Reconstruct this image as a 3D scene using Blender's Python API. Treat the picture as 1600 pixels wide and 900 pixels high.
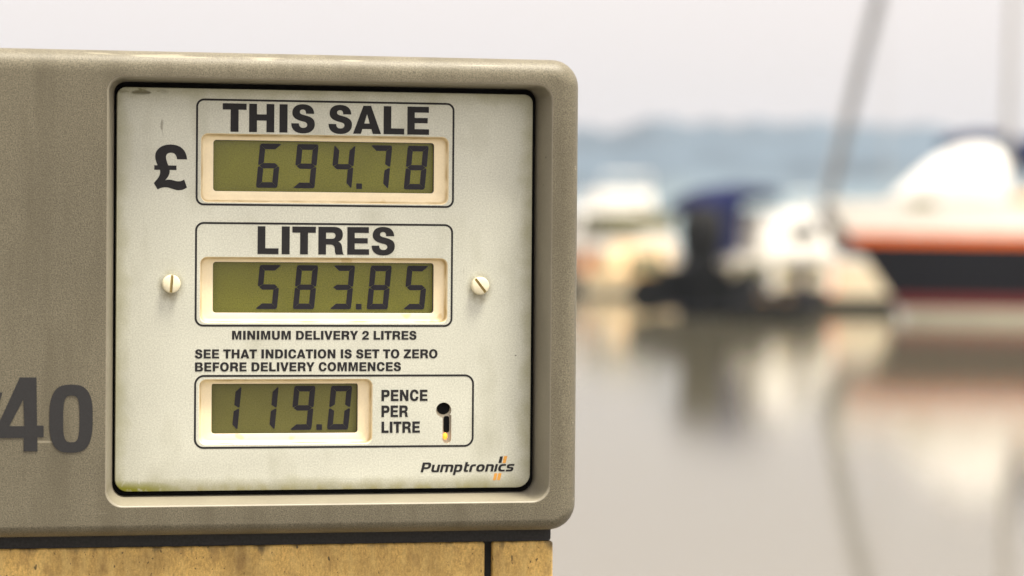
import bpy, bmesh, math, random
from mathutils import Vector, Matrix
from mathutils.geometry import tessellate_polygon

for o in list(bpy.data.objects):
    bpy.data.objects.remove(o)
S = bpy.context.scene
COL = S.collection
R = math.radians

# ------------------------------------------------------------------ camera, sky, sun, exposure
CAM_Z = 1.6                       # metres above the water
cam_data = bpy.data.cameras.new('camera')
cam = bpy.data.objects.new('camera', cam_data)
COL.objects.link(cam)
cam_data.sensor_width = 36.0
cam_data.lens = 100.0
cam_data.clip_start = 0.05
cam_data.clip_end = 9000.0
cam_data.dof.use_dof = True
cam_data.dof.focus_distance = 2.045
cam_data.dof.aperture_fstop = 4.8
pitch, roll = R(-0.90), R(0.4434)
Rp = Matrix.Rotation(pitch, 3, 'X')
c_, s_ = math.cos(roll), math.sin(roll)
right = Rp @ Vector((c_, 0, s_)); up = Rp @ Vector((-s_, 0, c_)); back = -(Rp @ Vector((0, 1, 0)))
m = Matrix((right, up, back)).transposed().to_4x4()
m.translation = Vector((0, 0, CAM_Z))
cam.matrix_world = m
S.camera = cam

SUN_EL, SUN_H = R(72), Vector((0.88, -0.475))      # bright hazy sun, high, from the right and behind the camera
SUN_H.normalize()
world = bpy.data.worlds.new('World')
S.world = world
world.use_nodes = True
wn = world.node_tree.nodes; wl = world.node_tree.links
for n in list(wn):
    wn.remove(n)
sky = wn.new('ShaderNodeTexSky'); sky.sky_type = 'NISHITA'; sky.sun_disc = False
sky.sun_elevation = SUN_EL
sky.sun_rotation = math.atan2(SUN_H.x, SUN_H.y)
sky.air_density = 1.0; sky.dust_density = 6.0; sky.ozone_density = 1.0
hs = wn.new('ShaderNodeHueSaturation'); hs.inputs['Saturation'].default_value = 0.12
tint = wn.new('ShaderNodeMix'); tint.data_type = 'RGBA'; tint.blend_type = 'MULTIPLY'
tint.inputs[0].default_value = 1.0
tint.inputs[7].default_value = (1.0, 0.95, 0.925, 1)
bg = wn.new('ShaderNodeBackground'); bg.inputs['Strength'].default_value = 0.082
wo = wn.new('ShaderNodeOutputWorld')
wl.new(sky.outputs[0], hs.inputs['Color']); wl.new(hs.outputs[0], tint.inputs[6])
veil = wn.new('ShaderNodeMix'); veil.data_type = 'RGBA'; veil.inputs[0].default_value = 0.6      # thin even cloud over the sky
veil.inputs[7].default_value = (3.70, 3.32, 3.14, 1)
geo = wn.new('ShaderNodeTexCoord'); sep = wn.new('ShaderNodeSeparateXYZ'); wl.new(geo.outputs['Generated'], sep.inputs[0])
grad = wn.new('ShaderNodeMapRange'); grad.inputs[1].default_value = 0.06; grad.inputs[2].default_value = 0.7; grad.inputs[3].default_value = 1.0; grad.inputs[4].default_value = 1.7
wl.new(sep.outputs[2], grad.inputs[0])
cloud = wn.new('ShaderNodeVectorMath'); cloud.operation = 'SCALE'; cloud.inputs[0].default_value = (3.70, 3.32, 3.14)
wl.new(grad.outputs[0], cloud.inputs['Scale']); wl.new(cloud.outputs[0], veil.inputs[7])
wl.new(tint.outputs[2], veil.inputs[6]); wl.new(veil.outputs[2], bg.inputs['Color']); wl.new(bg.outputs[0], wo.inputs['Surface'])

sun_data = bpy.data.lights.new('sun', 'SUN')
sun_data.energy = 2.2; sun_data.angle = R(17); sun_data.color = (1.0, 0.92, 0.77)
sun = bpy.data.objects.new('sun', sun_data)
COL.objects.link(sun)
to_sun = Vector((SUN_H.x * math.cos(SUN_EL), SUN_H.y * math.cos(SUN_EL), math.sin(SUN_EL)))
sun.rotation_euler = to_sun.to_track_quat('Z', 'Y').to_euler()
sun.location = (0, 0, 30)

S.view_settings.view_transform = 'Standard'
S.view_settings.look = 'None'
S.view_settings.gamma = 1.0
S.view_settings.use_curve_mapping = False
S.view_settings.exposure = 1.89
S.cycles.use_denoising = True
S.cycles.max_bounces = 8
S.cycles.volume_bounces = 1

# ------------------------------------------------------------------ materials
def material(name, color, rough=0.5, speck=0.0, scale=300.0, bump=0.0, bump_scale=None, metallic=0.0, ior=1.45,
             blotch=0.0, blotch_scale=8.0, coat=0.0, spec=0.5):
    mt = bpy.data.materials.new(name); mt.use_nodes = True
    nt = mt.node_tree; p = nt.nodes['Principled BSDF']
    p.inputs['Base Color'].default_value = (*color, 1)
    p.inputs['Roughness'].default_value = rough
    p.inputs['Metallic'].default_value = metallic
    p.inputs['IOR'].default_value = ior
    p.inputs['Specular IOR Level'].default_value = spec
    if coat:
        p.inputs['Coat Weight'].default_value = coat; p.inputs['Coat Roughness'].default_value = 0.12
    mt['p'] = 1
    if speck or bump or blotch:
        tc = nt.nodes.new('ShaderNodeTexCoord')
    if speck or blotch:
        col = None
        src = tuple(color)
        last = None
        for amt, sc, det in ((speck, scale, 2.0), (blotch, blotch_scale, 5.0)):
            if not amt:
                continue
            nz = nt.nodes.new('ShaderNodeTexNoise'); nz.inputs['Scale'].default_value = sc; nz.inputs['Detail'].default_value = det
            nt.links.new(tc.outputs['Object'], nz.inputs['Vector'])
            mr = nt.nodes.new('ShaderNodeMapRange')
            mr.inputs[1].default_value = 0.3; mr.inputs[2].default_value = 0.7
            mr.inputs[3].default_value = 1 - amt; mr.inputs[4].default_value = 1 + amt
            nt.links.new(nz.outputs['Fac'], mr.inputs[0])
            mx = nt.nodes.new('ShaderNodeMix'); mx.data_type = 'RGBA'; mx.blend_type = 'MULTIPLY'; mx.inputs[0].default_value = 1
            if last is None:
                mx.inputs[6].default_value = (*src, 1)
            else:
                nt.links.new(last, mx.inputs[6])
            nt.links.new(mr.outputs[0], mx.inputs[7])
            last = mx.outputs[2]
        nt.links.new(last, p.inputs['Base Color'])
        mt['last'] = 1
    if bump:
        nb = nt.nodes.new('ShaderNodeTexNoise'); nb.inputs['Scale'].default_value = bump_scale or scale
        nb.inputs['Detail'].default_value = 3
        nt.links.new(tc.outputs['Object'], nb.inputs['Vector'])
        bp = nt.nodes.new('ShaderNodeBump'); bp.inputs['Strength'].default_value = bump; bp.inputs['Distance'].default_value = 0.0006
        nt.links.new(nb.outputs['Fac'], bp.inputs['Height'])
        nt.links.new(bp.outputs[0], p.inputs['Normal'])
    return mt

def base_socket(mt):
    p = mt.node_tree.nodes['Principled BSDF']
    ln = p.inputs['Base Color'].links
    return p, (ln[0].from_socket if ln else None)

def layer(mt, color, mask_builder):
    """lay a stain of a given colour over a material's base colour; mask_builder(nt, object_coord_socket) gives its mask"""
    nt = mt.node_tree
    p, src = base_socket(mt)
    tc = next((n for n in nt.nodes if n.type == 'TEX_COORD'), None) or nt.nodes.new('ShaderNodeTexCoord')
    mask = mask_builder(nt, tc.outputs['Object'])
    mx = nt.nodes.new('ShaderNodeMix'); mx.data_type = 'RGBA'
    nt.links.new(mask, mx.inputs[0])
    if src is None:
        mx.inputs[6].default_value = p.inputs['Base Color'].default_value
    else:
        nt.links.new(src, mx.inputs[6])
    mx.inputs[7].default_value = (*color, 1)
    nt.links.new(mx.outputs[2], p.inputs['Base Color'])

def n_noise(nt, vec, scale, detail=3.0, stretch=None, offset=(0, 0, 0)):
    if stretch or any(offset):
        mp = nt.nodes.new('ShaderNodeMapping'); mp.inputs['Scale'].default_value = stretch or (1, 1, 1)
        mp.inputs['Location'].default_value = offset
        nt.links.new(vec, mp.inputs['Vector']); vec = mp.outputs[0]
    nz = nt.nodes.new('ShaderNodeTexNoise'); nz.inputs['Scale'].default_value = scale; nz.inputs['Detail'].default_value = detail
    nt.links.new(vec, nz.inputs['Vector'])
    return nz.outputs['Fac']

def n_range(nt, v, a, b, lo=0.0, hi=1.0):
    mr = nt.nodes.new('ShaderNodeMapRange')
    mr.inputs[1].default_value = a; mr.inputs[2].default_value = b; mr.inputs[3].default_value = lo; mr.inputs[4].default_value = hi
    nt.links.new(v, mr.inputs[0])
    return mr.outputs[0]

def n_math(nt, op, a, b):
    mm = nt.nodes.new('ShaderNodeMath'); mm.operation = op
    for i, v in enumerate((a, b)):
        if isinstance(v, (int, float)):
            mm.inputs[i].default_value = v
        else:
            nt.links.new(v, mm.inputs[i])
    return mm.outputs[0]

def n_dist(nt, vec, pt, stretch=(1, 1, 1)):
    mp = nt.nodes.new('ShaderNodeMapping'); mp.vector_type = 'TEXTURE'
    mp.inputs['Location'].default_value = pt
    mp.inputs['Scale'].default_value = stretch
    nt.links.new(vec, mp.inputs['Vector'])
    ln = nt.nodes.new('ShaderNodeVectorMath'); ln.operation = 'LENGTH'
    nt.links.new(mp.outputs[0], ln.inputs[0])
    return ln.outputs['Value']

def speck_mask(scale, thr, stretch=None, strength=1.0, offset=(0, 0, 0)):
    def f(nt, vec):
        return n_range(nt, n_noise(nt, vec, scale, 2.0, stretch, offset), thr, thr + 0.03, 0, strength)
    return f

# pump frame: millimetres, x right along the face, y into the pump, z up from camera height; root stands on the quay
DECK_Z = 0.45
PZ = CAM_Z - DECK_Z
def P3(x, y, z):
    return Vector((x / 1000.0, y / 1000.0, z / 1000.0 + PZ))

PL = (-134.5, 168.2, -179.0, 109.0)          # faceplate x0, x1, z0, z1
M = {}
M['casing'] = material('textured_casing_paint', (0.130, 0.117, 0.082), 0.46, spec=0.3, speck=0.42, scale=1150, bump=0.22, bump_scale=1000, blotch=0.07, blotch_scale=14)
layer(M['casing'], (0.05, 0.04, 0.03), speck_mask(190, 0.76, strength=0.7))
layer(M['casing'], (0.40, 0.37, 0.28), speck_mask(150, 0.77, strength=0.5, offset=(3, 1, 2)))
M['recess_side'] = material('smooth_pale_recess', (0.205, 0.188, 0.142), 0.42, spec=0.4, speck=0.08, scale=900, blotch=0.08, blotch_scale=25)  # smooth recess walls, toned paler than the casing to brighten the sill
layer(M['recess_side'], (0.05, 0.04, 0.03), speck_mask(170, 0.74, strength=0.85, offset=(5, 1, 1)))
M['plate'] = material('printed_faceplate', (0.505, 0.515, 0.440), 0.42, speck=0.15, scale=950, blotch=0.06, blotch_scale=18)
layer(M['plate'], (0.06, 0.05, 0.04), speck_mask(200, 0.77, strength=0.85, offset=(1.3, 0, 4.1)))
def grime_line(nt, vec):
    # yellowish dirt washed down to the plate's lower rim
    sp = nt.nodes.new('ShaderNodeSeparateXYZ'); nt.links.new(vec, sp.inputs[0])
    near = n_range(nt, sp.outputs[2], P3(0, 0, -178.5).z, P3(0, 0, -173).z, 1.0, 0.0)
    nz = n_range(nt, n_noise(nt, vec, 120, 5.0, (1, 1, 0.4)), 0.42, 0.64)
    return n_math(nt, 'MULTIPLY', n_math(nt, 'MULTIPLY', near, nz), 0.8)
layer(M['plate'], (0.36, 0.33, 0.14), grime_line)
def moss(nt, vec):
    d = n_dist(nt, vec, P3(-131, 0, -180), (0.044, 0.02, 0.0085))
    near = n_range(nt, d, 0.35, 1.1, 1.0, 0.0)
    nz = n_range(nt, n_noise(nt, vec, 260, 4.0), 0.30, 0.44)
    return n_math(nt, 'MULTIPLY', n_math(nt, 'POWER', near, 0.8), nz)
def web(nt, vec):
    d = n_dist(nt, vec, P3(-117, 0, 106.2), (0.019, 0.02, 0.0028))
    near = n_range(nt, d, 0.5, 1.1, 1.0, 0.0)
    return n_math(nt, 'MULTIPLY', near, n_range(nt, n_noise(nt, vec, 230, 3.0, (0.5, 1, 1)), 0.44, 0.56))
layer(M['plate'], (0.045, 0.04, 0.03), web)
layer(M['plate'], (0.30, 0.30, 0.22), lambda nt, v: n_range(nt, n_noise(nt, v, 34, 7.0, (1, 1, 0.45), (7, 0, 2)), 0.54, 0.80, 0, 0.55))
layer(M['plate'], (0.10, 0.085, 0.055), lambda nt, v: n_range(nt, n_noise(nt, v, 150, 2.0, (1, 1, 0.22), (4, 2, 9)), 0.735, 0.775, 0, 0.55))
layer(M['casing'], (0.085, 0.075, 0.05), lambda nt, v: n_range(nt, n_noise(nt, v, 40, 6.0, (1, 1, 0.16), (2, 0, 5)), 0.48, 0.74, 0, 0.7))
layer(M['casing'], (0.30, 0.275, 0.20), lambda nt, v: n_range(nt, n_noise(nt, v, 120, 2.0, (0.10, 1, 1.6), (6, 3, 1)), 0.70, 0.74, 0, 0.6))
def edge_grime(nt, vec):
    sp = nt.nodes.new('ShaderNodeSeparateXYZ'); nt.links.new(vec, sp.inputs[0])
    cx, cz = (PL[0] + PL[1]) / 2000, P3(0, 0, (PL[2] + PL[3]) / 2).z
    dx = n_math(nt, 'SUBTRACT', (PL[1] - PL[0]) / 2000, n_math(nt, 'ABSOLUTE', n_math(nt, 'SUBTRACT', sp.outputs[0], cx), 0))
    dz = n_math(nt, 'SUBTRACT', (PL[3] - PL[2]) / 2000, n_math(nt, 'ABSOLUTE', n_math(nt, 'SUBTRACT', sp.outputs[2], cz), 0))
    d = n_math(nt, 'MINIMUM', dx, dz)
    d = n_math(nt, 'ADD', d, n_range(nt, n_noise(nt, vec, 60, 5.0), 0.3, 0.7, -0.004, 0.004))
    return n_range(nt, d, 0.0, 0.010, 0.5, 0.0)
layer(M['plate'], (0.28, 0.27, 0.13), edge_grime)
for _sx, _sz in ((-95.6, -30.8), (129.2, -31.2)):
    layer(M['plate'], (0.20, 0.17, 0.09), lambda nt, v, a=_sx, b=_sz: n_math(nt, 'MULTIPLY',
          n_range(nt, n_dist(nt, v, P3(a, 0, b - 2.0), (0.0105, 0.05, 0.013)), 0.55, 1.0, 0.7, 0.0), n_range(nt, n_noise(nt, v, 140, 4.0), 0.3, 0.62)))
layer(M['plate'], (0.20, 0.205, 0.006), moss)
M['gap'] = material('black_gap', (0.008, 0.008, 0.008), 0.9, spec=0.1)
M['ink'] = material('black_print', (0.016, 0.0155, 0.017), 0.6, spec=0.25, speck=0.15, scale=900)
M['orange_ink'] = material('orange_print', (0.62, 0.30, 0.055), 0.5, speck=0.1, scale=900)
M['bezel'] = material('cream_bezel', (0.80, 0.695, 0.475), 0.4, speck=0.03, scale=900, blotch=0.04, blotch_scale=60)
layer(M['bezel'], (0.5, 0.36, 0.13), speck_mask(45, 0.66, strength=0.5, offset=(2, 5, 1)))
def bezel_shade_dirt(nt, vec):  # brown crease shade and dirt painted along the bezel's inner fillet
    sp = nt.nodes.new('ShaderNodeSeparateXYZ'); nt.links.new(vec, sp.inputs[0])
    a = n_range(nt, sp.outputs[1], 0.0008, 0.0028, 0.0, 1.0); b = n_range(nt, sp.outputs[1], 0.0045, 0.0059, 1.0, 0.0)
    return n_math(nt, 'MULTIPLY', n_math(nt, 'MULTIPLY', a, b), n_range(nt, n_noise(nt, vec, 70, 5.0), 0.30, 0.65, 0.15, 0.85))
layer(M['bezel'], (0.36, 0.24, 0.08), bezel_shade_dirt)
M['window_wall'] = material('dark_window_edge', (0.07, 0.062, 0.055), 0.6)
M['lcd'] = material('olive_lcd', (0.145, 0.146, 0.018), 0.25, coat=0.3, speck=0.22, scale=1100, blotch=0.10, blotch_scale=26)
M['lcd_grey'] = material('grey_olive_lcd', (0.135, 0.131, 0.034), 0.25, speck=0.14, scale=1100, blotch=0.08, blotch_scale=26)
M['segment'] = material('lcd_segment', (0.020, 0.019, 0.024), 0.5, spec=0.25, speck=0.1, scale=1000)
M['screw'] = material('ivory_nylon', (0.74, 0.69, 0.50), 0.38, blotch=0.06, blotch_scale=150)
M['slot'] = material('screw_slot', (0.30, 0.23, 0.09), 0.7)
M['numeral'] = material('black_vinyl', (0.024, 0.024, 0.025), 0.55, spec=0.3, speck=0.1, scale=1000)
M['hole_wall'] = material('hole_wall', (0.46, 0.42, 0.33), 0.5)
M['amber'] = material('amber_gloss', (0.9, 0.33, 0.02), 0.15, coat=0.5)
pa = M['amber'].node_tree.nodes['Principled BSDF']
pa.inputs['Emission Color'].default_value = (1.0, 0.36, 0.03, 1); pa.inputs['Emission Strength'].default_value = 0.35  # weak emission added to brighten the amber spot in the keyhole
M['base_seal'] = material('charcoal_seal', (0.036, 0.036, 0.037), 0.8, spec=0.2, speck=0.2, scale=500)
M['panel'] = material('yellowed_panel', (0.60, 0.395, 0.118), 0.5, speck=0.18, scale=900, blotch=0.30, blotch_scale=30)
layer(M['panel'], (0.21, 0.125, 0.032), lambda nt, v: n_range(nt, n_noise(nt, v, 620, 4.0, (1, 1, 0.5)), 0.40, 0.75, 0, 0.65))
layer(M['panel'], (0.70, 0.52, 0.20), lambda nt, v: n_range(nt, n_noise(nt, v, 150, 5.0, (1, 1, 0.3), (5, 2, 7)), 0.45, 0.80, 0, 0.5))
layer(M['panel'], (0.22, 0.13, 0.04), lambda nt, v: n_range(nt, n_noise(nt, v, 75, 4.0, (1, 1, 0.5), (1, 2, 4)), 0.58, 0.72, 0, 0.6))
layer(M['panel'], (0.045, 0.03, 0.014), speck_mask(330, 0.665, (1, 1, 0.6), 0.8))
layer(M['panel'], (0.035, 0.025, 0.012), speck_mask(170, 0.715, (1, 1, 0.4), 0.85, (2, 1, 3)))
def run_off(nt, vec):
    # dirt washed down from the seal on to the panels' upper rim
    sp = nt.nodes.new('ShaderNodeSeparateXYZ'); nt.links.new(vec, sp.inputs[0])
    nz = n_noise(nt, vec, 110, 4.0, (1, 1, 0.3), (3, 8, 1))
    zz = n_math(nt, 'ADD', sp.outputs[2], n_range(nt, nz, 0.40, 0.75, -0.004, 0.0055))
    return n_range(nt, zz, P3(0, 0, -222).z, P3(0, 0, -216).z, 0.0, 0.85)
layer(M['panel'], (0.06, 0.045, 0.022), run_off)
M['cabinet'] = material('cabinet_core', (0.02, 0.02, 0.02), 0.8, spec=0.2)

# ------------------------------------------------------------------ mesh helpers
def link_mesh(name, verts, faces, mats, parent=None, face_mats=None, smooth=None, weighted=False):
    me = bpy.data.meshes.new(name)
    me.from_pydata([tuple(v) for v in verts], [], faces)
    if not isinstance(mats, (list, tuple)):
        mats = [mats]
    for mm in mats:
        me.materials.append(mm)
    if face_mats:
        for p, i in zip(me.polygons, face_mats):
            p.material_index = i
    bm = bmesh.new(); bm.from_mesh(me)
    bmesh.ops.remove_doubles(bm, verts=bm.verts, dist=1e-6)
    bmesh.ops.recalc_face_normals(bm, faces=bm.faces)
    bm.to_mesh(me); bm.free()
    if smooth is not None:
        me.shade_smooth()
        me.set_sharp_from_angle(angle=R(smooth))
    o = bpy.data.objects.new(name, me)
    COL.objects.link(o)
    if parent is not None:
        o.parent = parent
    if weighted:
        w = o.modifiers.new('normals', 'WEIGHTED_NORMAL'); w.keep_sharp = True
    return o

class MB:
    """collects shapes for one mesh"""
    def __init__(self):
        self.v = []; self.f = []; self.m = []
    def add(self, verts, faces, mi=0):
        b = len(self.v)
        self.v += [Vector(v) for v in verts]
        self.f += [tuple(i + b for i in f) for f in faces]
        self.m += [mi] * len(faces)
        return self
    def box(self, x0, x1, y0, y1, z0, z1, mi=0):
        v = [(x, y, z) for z in (z0, z1) for y in (y0, y1) for x in (x0, x1)]
        return self.add(v, [(0, 2, 3, 1), (4, 5, 7, 6), (0, 1, 5, 4), (2, 6, 7, 3), (0, 4, 6, 2), (1, 3, 7, 5)], mi)
    def loft(self, rings, closed=True, cap0=False, cap1=False, mi=0):
        n = len(rings[0]); v = [p for r in rings for p in r]; f = []
        for k in range(len(rings) - 1):
            for i in range(n if closed else n - 1):
                j = (i + 1) % n
                f.append((k * n + i, k * n + j, (k + 1) * n + j, (k + 1) * n + i))
        if cap0: f.append(tuple(range(n))[::-1])
        if cap1: f.append(tuple((len(rings) - 1) * n + i for i in range(n)))
        return self.add(v, f, mi)
    def tube(self, pts, r, n=10, cap=True, mi=0, r1=None):
        pts = [Vector(p) for p in pts]; rings = []
        for i, p in enumerate(pts):
            d = (pts[min(i + 1, len(pts) - 1)] - pts[max(i - 1, 0)]).normalized()
            a = d.cross(Vector((0, 0, 1)) if abs(d.z) < 0.9 else Vector((1, 0, 0))).normalized(); b = d.cross(a)
            rr = r if r1 is None else r + (r1 - r) * i / (len(pts) - 1)
            rings.append([p + (a * math.cos(2 * math.pi * k / n) + b * math.sin(2 * math.pi * k / n)) * rr for k in range(n)])
        return self.loft(rings, True, cap, cap, mi)
    def build(self, name, mats, parent=None, smooth=None, weighted=False):
        return link_mesh(name, self.v, self.f, mats, parent, self.m, smooth, weighted)

def rrect(x0, x1, z0, z1, r, n=8):
    """rounded rectangle, counter-clockwise from the lower left corner; r = (bl, br, tr, tl) or one radius"""
    if not isinstance(r, (tuple, list)):
        r = (r,) * 4
    out = []
    for (cx, cz, sx, sz, a0, rr) in ((x0, z0, 1, 1, 180, r[0]), (x1, z0, -1, 1, 270, r[1]), (x1, z1, -1, -1, 0, r[2]), (x0, z1, 1, -1, 90, r[3])):
        for k in range(n + 1):
            a = R(a0 + 90 * k / n)
            out.append((cx + sx * rr + rr * math.cos(a), cz + sz * rr + rr * math.sin(a)))
    return out

def path(d, n=8):
    """tiny path language: M/L x y, C x1 y1 x2 y2 x y, Z"""
    t = d.replace(',', ' ').split(); out = []; i = 0; cmd = None
    while i < len(t):
        if t[i] in 'MLCZ':
            cmd = t[i]; i += 1
            if cmd == 'Z':
                continue
        if cmd in 'ML':
            out.append((float(t[i]), float(t[i + 1]))); i += 2
        elif cmd == 'C':
            p0 = out[-1]; q = [(float(t[i + 2 * k]), float(t[i + 2 * k + 1])) for k in range(3)]; i += 6
            for k in range(1, n + 1):
                s = k / n; a = 1 - s
                out.append(tuple(a ** 3 * p0[j] + 3 * a * a * s * q[0][j] + 3 * a * s * s * q[1][j] + s ** 3 * q[2][j] for j in (0, 1)))
    if len(out) > 1 and math.dist(out[0], out[-1]) < 1e-6:
        out.pop()
    return out

def oval(x0, x1, y0, y1, e=2.0, n=36):
    cx, cy, a, b = (x0 + x1) / 2, (y0 + y1) / 2, (x1 - x0) / 2, (y1 - y0) / 2
    out = []
    for k in range(n):
        t = 2 * math.pi * k / n; c, s = math.cos(t), math.sin(t)
        out.append((cx + a * math.copysign(abs(c) ** (2 / e), c), cy + b * math.copysign(abs(s) ** (2 / e), s)))
    return out

def slab(mb, contours, y_front, y_back, walls=True, mi=0, tf=P3):
    """filled 2D shape with holes as a thin slab facing -y"""
    polys = [[Vector((x, z, 0)) for x, z in c] for c in contours]
    tris = tessellate_polygon(polys)
    flat = [p for c in contours for p in c]
    mb.add([tf(x, y_front, z) for x, z in flat], [tuple(t) for t in tris], mi)
    if walls:
        for c in contours:
            n = len(c)
            mb.loft([[tf(x, y_front, z) for x, z in c], [tf(x, y_back, z) for x, z in c]], True, mi=mi)

# ------------------------------------------------------------------ letterforms (cap height = 1): (advance width, contours)
G = {}
def glyph(ch, w, *paths, lsb=0.09, rsb=0.09):
    G[ch] = (w, [path(p) if isinstance(p, str) else p for p in paths], lsb, rsb)
glyph('E', .77, 'M 0 0 L .77 0 .77 .2 .26 .2 .26 .41 .72 .41 .72 .60 .26 .60 .26 .79 .76 .79 .76 1 0 1', rsb=.05)
glyph('F', .72, 'M 0 0 L .27 0 .27 .39 .66 .39 .66 .59 .27 .59 .27 .79 .72 .79 .72 1 0 1', rsb=.03)
glyph('H', .87, 'M 0 0 L .27 0 .27 .41 .60 .41 .60 0 .87 0 .87 1 .60 1 .60 .63 .27 .63 .27 1 0 1')
glyph('I', .28, 'M 0 0 L .28 0 .28 1 0 1')
glyph('L', .73, 'M 0 0 L .73 0 .73 .21 .27 .21 .27 1 0 1', rsb=.02)
glyph('T', .825, 'M .275 0 L .55 0 .55 .78 .825 .78 .825 1 0 1 0 .78 .275 .78', lsb=0, rsb=0)
glyph('N', .87, 'M 0 0 L .255 0 .255 .60 .60 0 .87 0 .87 1 .615 1 .615 .42 .28 1 0 1')
glyph('M', 1.04, 'M 0 0 L .25 0 .25 .72 .43 0 .61 0 .79 .72 .79 0 1.04 0 1.04 1 .69 1 .52 .34 .36 1 0 1')
glyph('V', .93, 'M .32 0 L .61 0 .93 1 .65 1 .47 .32 .28 1 0 1', lsb=0, rsb=0)
glyph('Y', .92, 'M .325 0 L .595 0 .595 .39 .92 1 .63 1 .46 .63 .30 1 0 1 .325 .39', lsb=0, rsb=0)
glyph('Z', .82, 'M 0 0 L .82 0 .82 .21 .33 .21 .80 .80 .80 1 .03 1 .03 .79 .46 .79 0 .2', lsb=.04, rsb=.04)
glyph('A', .985, 'M 0 0 L .275 0 .33 .17 .645 .17 .70 0 .985 0 .63 1 .36 1', 'M .395 .37 L .585 .37 .49 .70', lsb=0, rsb=0)
glyph('U', .86, 'M 0 1 L 0 .36 C 0 .10 .17 -.02 .43 -.02 C .69 -.02 .86 .10 .86 .36 L .86 1 .59 1 .59 .37 C .59 .25 .53 .19 .43 .19 C .33 .19 .27 .25 .27 .37 L .27 1')
glyph('C', .88, 'M .88 .64 C .86 .88 .70 1.02 .46 1.02 C .17 1.02 0 .82 0 .5 C 0 .18 .17 -.02 .46 -.02 C .70 -.02 .87 .13 .88 .38 L .62 .38 C .60 .25 .55 .19 .46 .19 C .33 .19 .27 .30 .27 .5 C .27 .70 .33 .81 .46 .81 C .55 .81 .60 .75 .62 .64', lsb=.05, rsb=.05)
glyph('O', .96, oval(0, .96, -.02, 1.02, 2.15), oval(.27, .69, .19, .81, 2.1), lsb=.05, rsb=.05)
glyph('D', .88, 'M 0 0 L .42 0 C .73 0 .88 .20 .88 .5 C .88 .80 .73 1 .42 1 L 0 1', 'M .27 .2 L .40 .2 C .55 .2 .61 .3 .61 .5 C .61 .7 .55 .8 .40 .8 L .27 .8', rsb=.05)
glyph('B', .87, 'M 0 0 L .54 0 C .75 0 .87 .10 .87 .27 C .87 .39 .80 .48 .68 .52 C .76 .55 .82 .62 .82 .74 C .82 .88 .74 1 .52 1 L 0 1',
      'M .26 .60 L .46 .60 C .54 .60 .57 .65 .57 .70 C .57 .77 .53 .81 .46 .81 L .26 .81', 'M .26 .19 L .48 .19 C .57 .19 .61 .24 .61 .305 C .61 .37 .57 .42 .48 .42 L .26 .42', rsb=.05)
glyph('P', .83, 'M 0 0 L .27 0 .27 .36 .50 .36 C .72 .36 .83 .48 .83 .68 C .83 .86 .73 1 .50 1 L 0 1', 'M .27 .57 L .45 .57 C .54 .57 .57 .62 .57 .68 C .57 .75 .53 .79 .45 .79 L .27 .79', rsb=.03)
glyph('R', .90, 'M 0 0 L .27 0 .27 .36 .42 .36 C .53 .36 .57 .31 .58 .19 C .58 .12 .59 .05 .62 0 L .90 0 C .86 .05 .85 .12 .84 .24 C .83 .36 .80 .43 .70 .47 C .80 .50 .86 .59 .86 .72 C .86 .88 .77 1 .54 1 L 0 1',
      'M .27 .57 L .47 .57 C .56 .57 .60 .62 .60 .68 C .60 .75 .56 .79 .47 .79 L .27 .79', rsb=.03)
glyph('2', .76, 'M .02 .62 L .27 .62 C .27 .75 .30 .81 .38 .81 C .46 .81 .50 .76 .50 .69 C .50 .60 .44 .54 .30 .43 C .10 .28 .01 .18 0 0 L .76 0 .76 .21 .34 .21 C .38 .27 .46 .31 .56 .38 C .70 .48 .76 .57 .76 .69 C .76 .88 .62 1.01 .39 1.01 C .15 1.01 .02 .87 .02 .62', lsb=.04, rsb=.05)
_s = path('M 612 120 L 670 120 C 668 75 640 52 590 52 C 540 52 515 78 515 115 C 515 150 545 166 590 176 C 612 181 621 187 621 200 C 621 213 610 222 592 222 C 575 222 563 212 562 190 L 508 190 C 508 238 540 262 592 262 C 645 262 675 235 675 194 C 675 150 640 140 600 130 C 580 125 568 120 568 108 C 568 97 578 90 590 90 C 605 90 612 100 612 120')
glyph('S', .82, [((x - 508) / 203, (258 - y) / 203) for x, y in _s], lsb=.04, rsb=.04)

def set_line(mb, text, x0, x1, z0, h, y=-0.18, mi=0, condense=None):
    """lay a line of capitals between x0 and x1 with its baseline at z0"""
    pos = []; x = 0.0; prev = None
    for ch in text:
        if ch == ' ':
            x += .40; continue
        w, cs, l, r = G[ch]
        if prev is not None:
            x += l
        pos.append((x, cs)); x += w
        end = x
        x += r; prev = ch
    k = (x1 - x0) / end
    for px, cs in pos:
        slab(mb, [[(x0 + (px + a) * k, z0 + b * h) for a, b in c] for c in cs], y, 0.0, mi=mi)

# ------------------------------------------------------------------ the setting
def structure(o, kind='structure'):
    o['kind'] = kind
    return o

def thing(name, label, cat, loc, rz=0.0, group=None):
    o = bpy.data.objects.new(name, None); COL.objects.link(o)
    o.location = loc; o.rotation_euler = (0, 0, rz)
    o['label'] = label; o['category'] = cat
    if group: o['group'] = group
    return o

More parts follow.
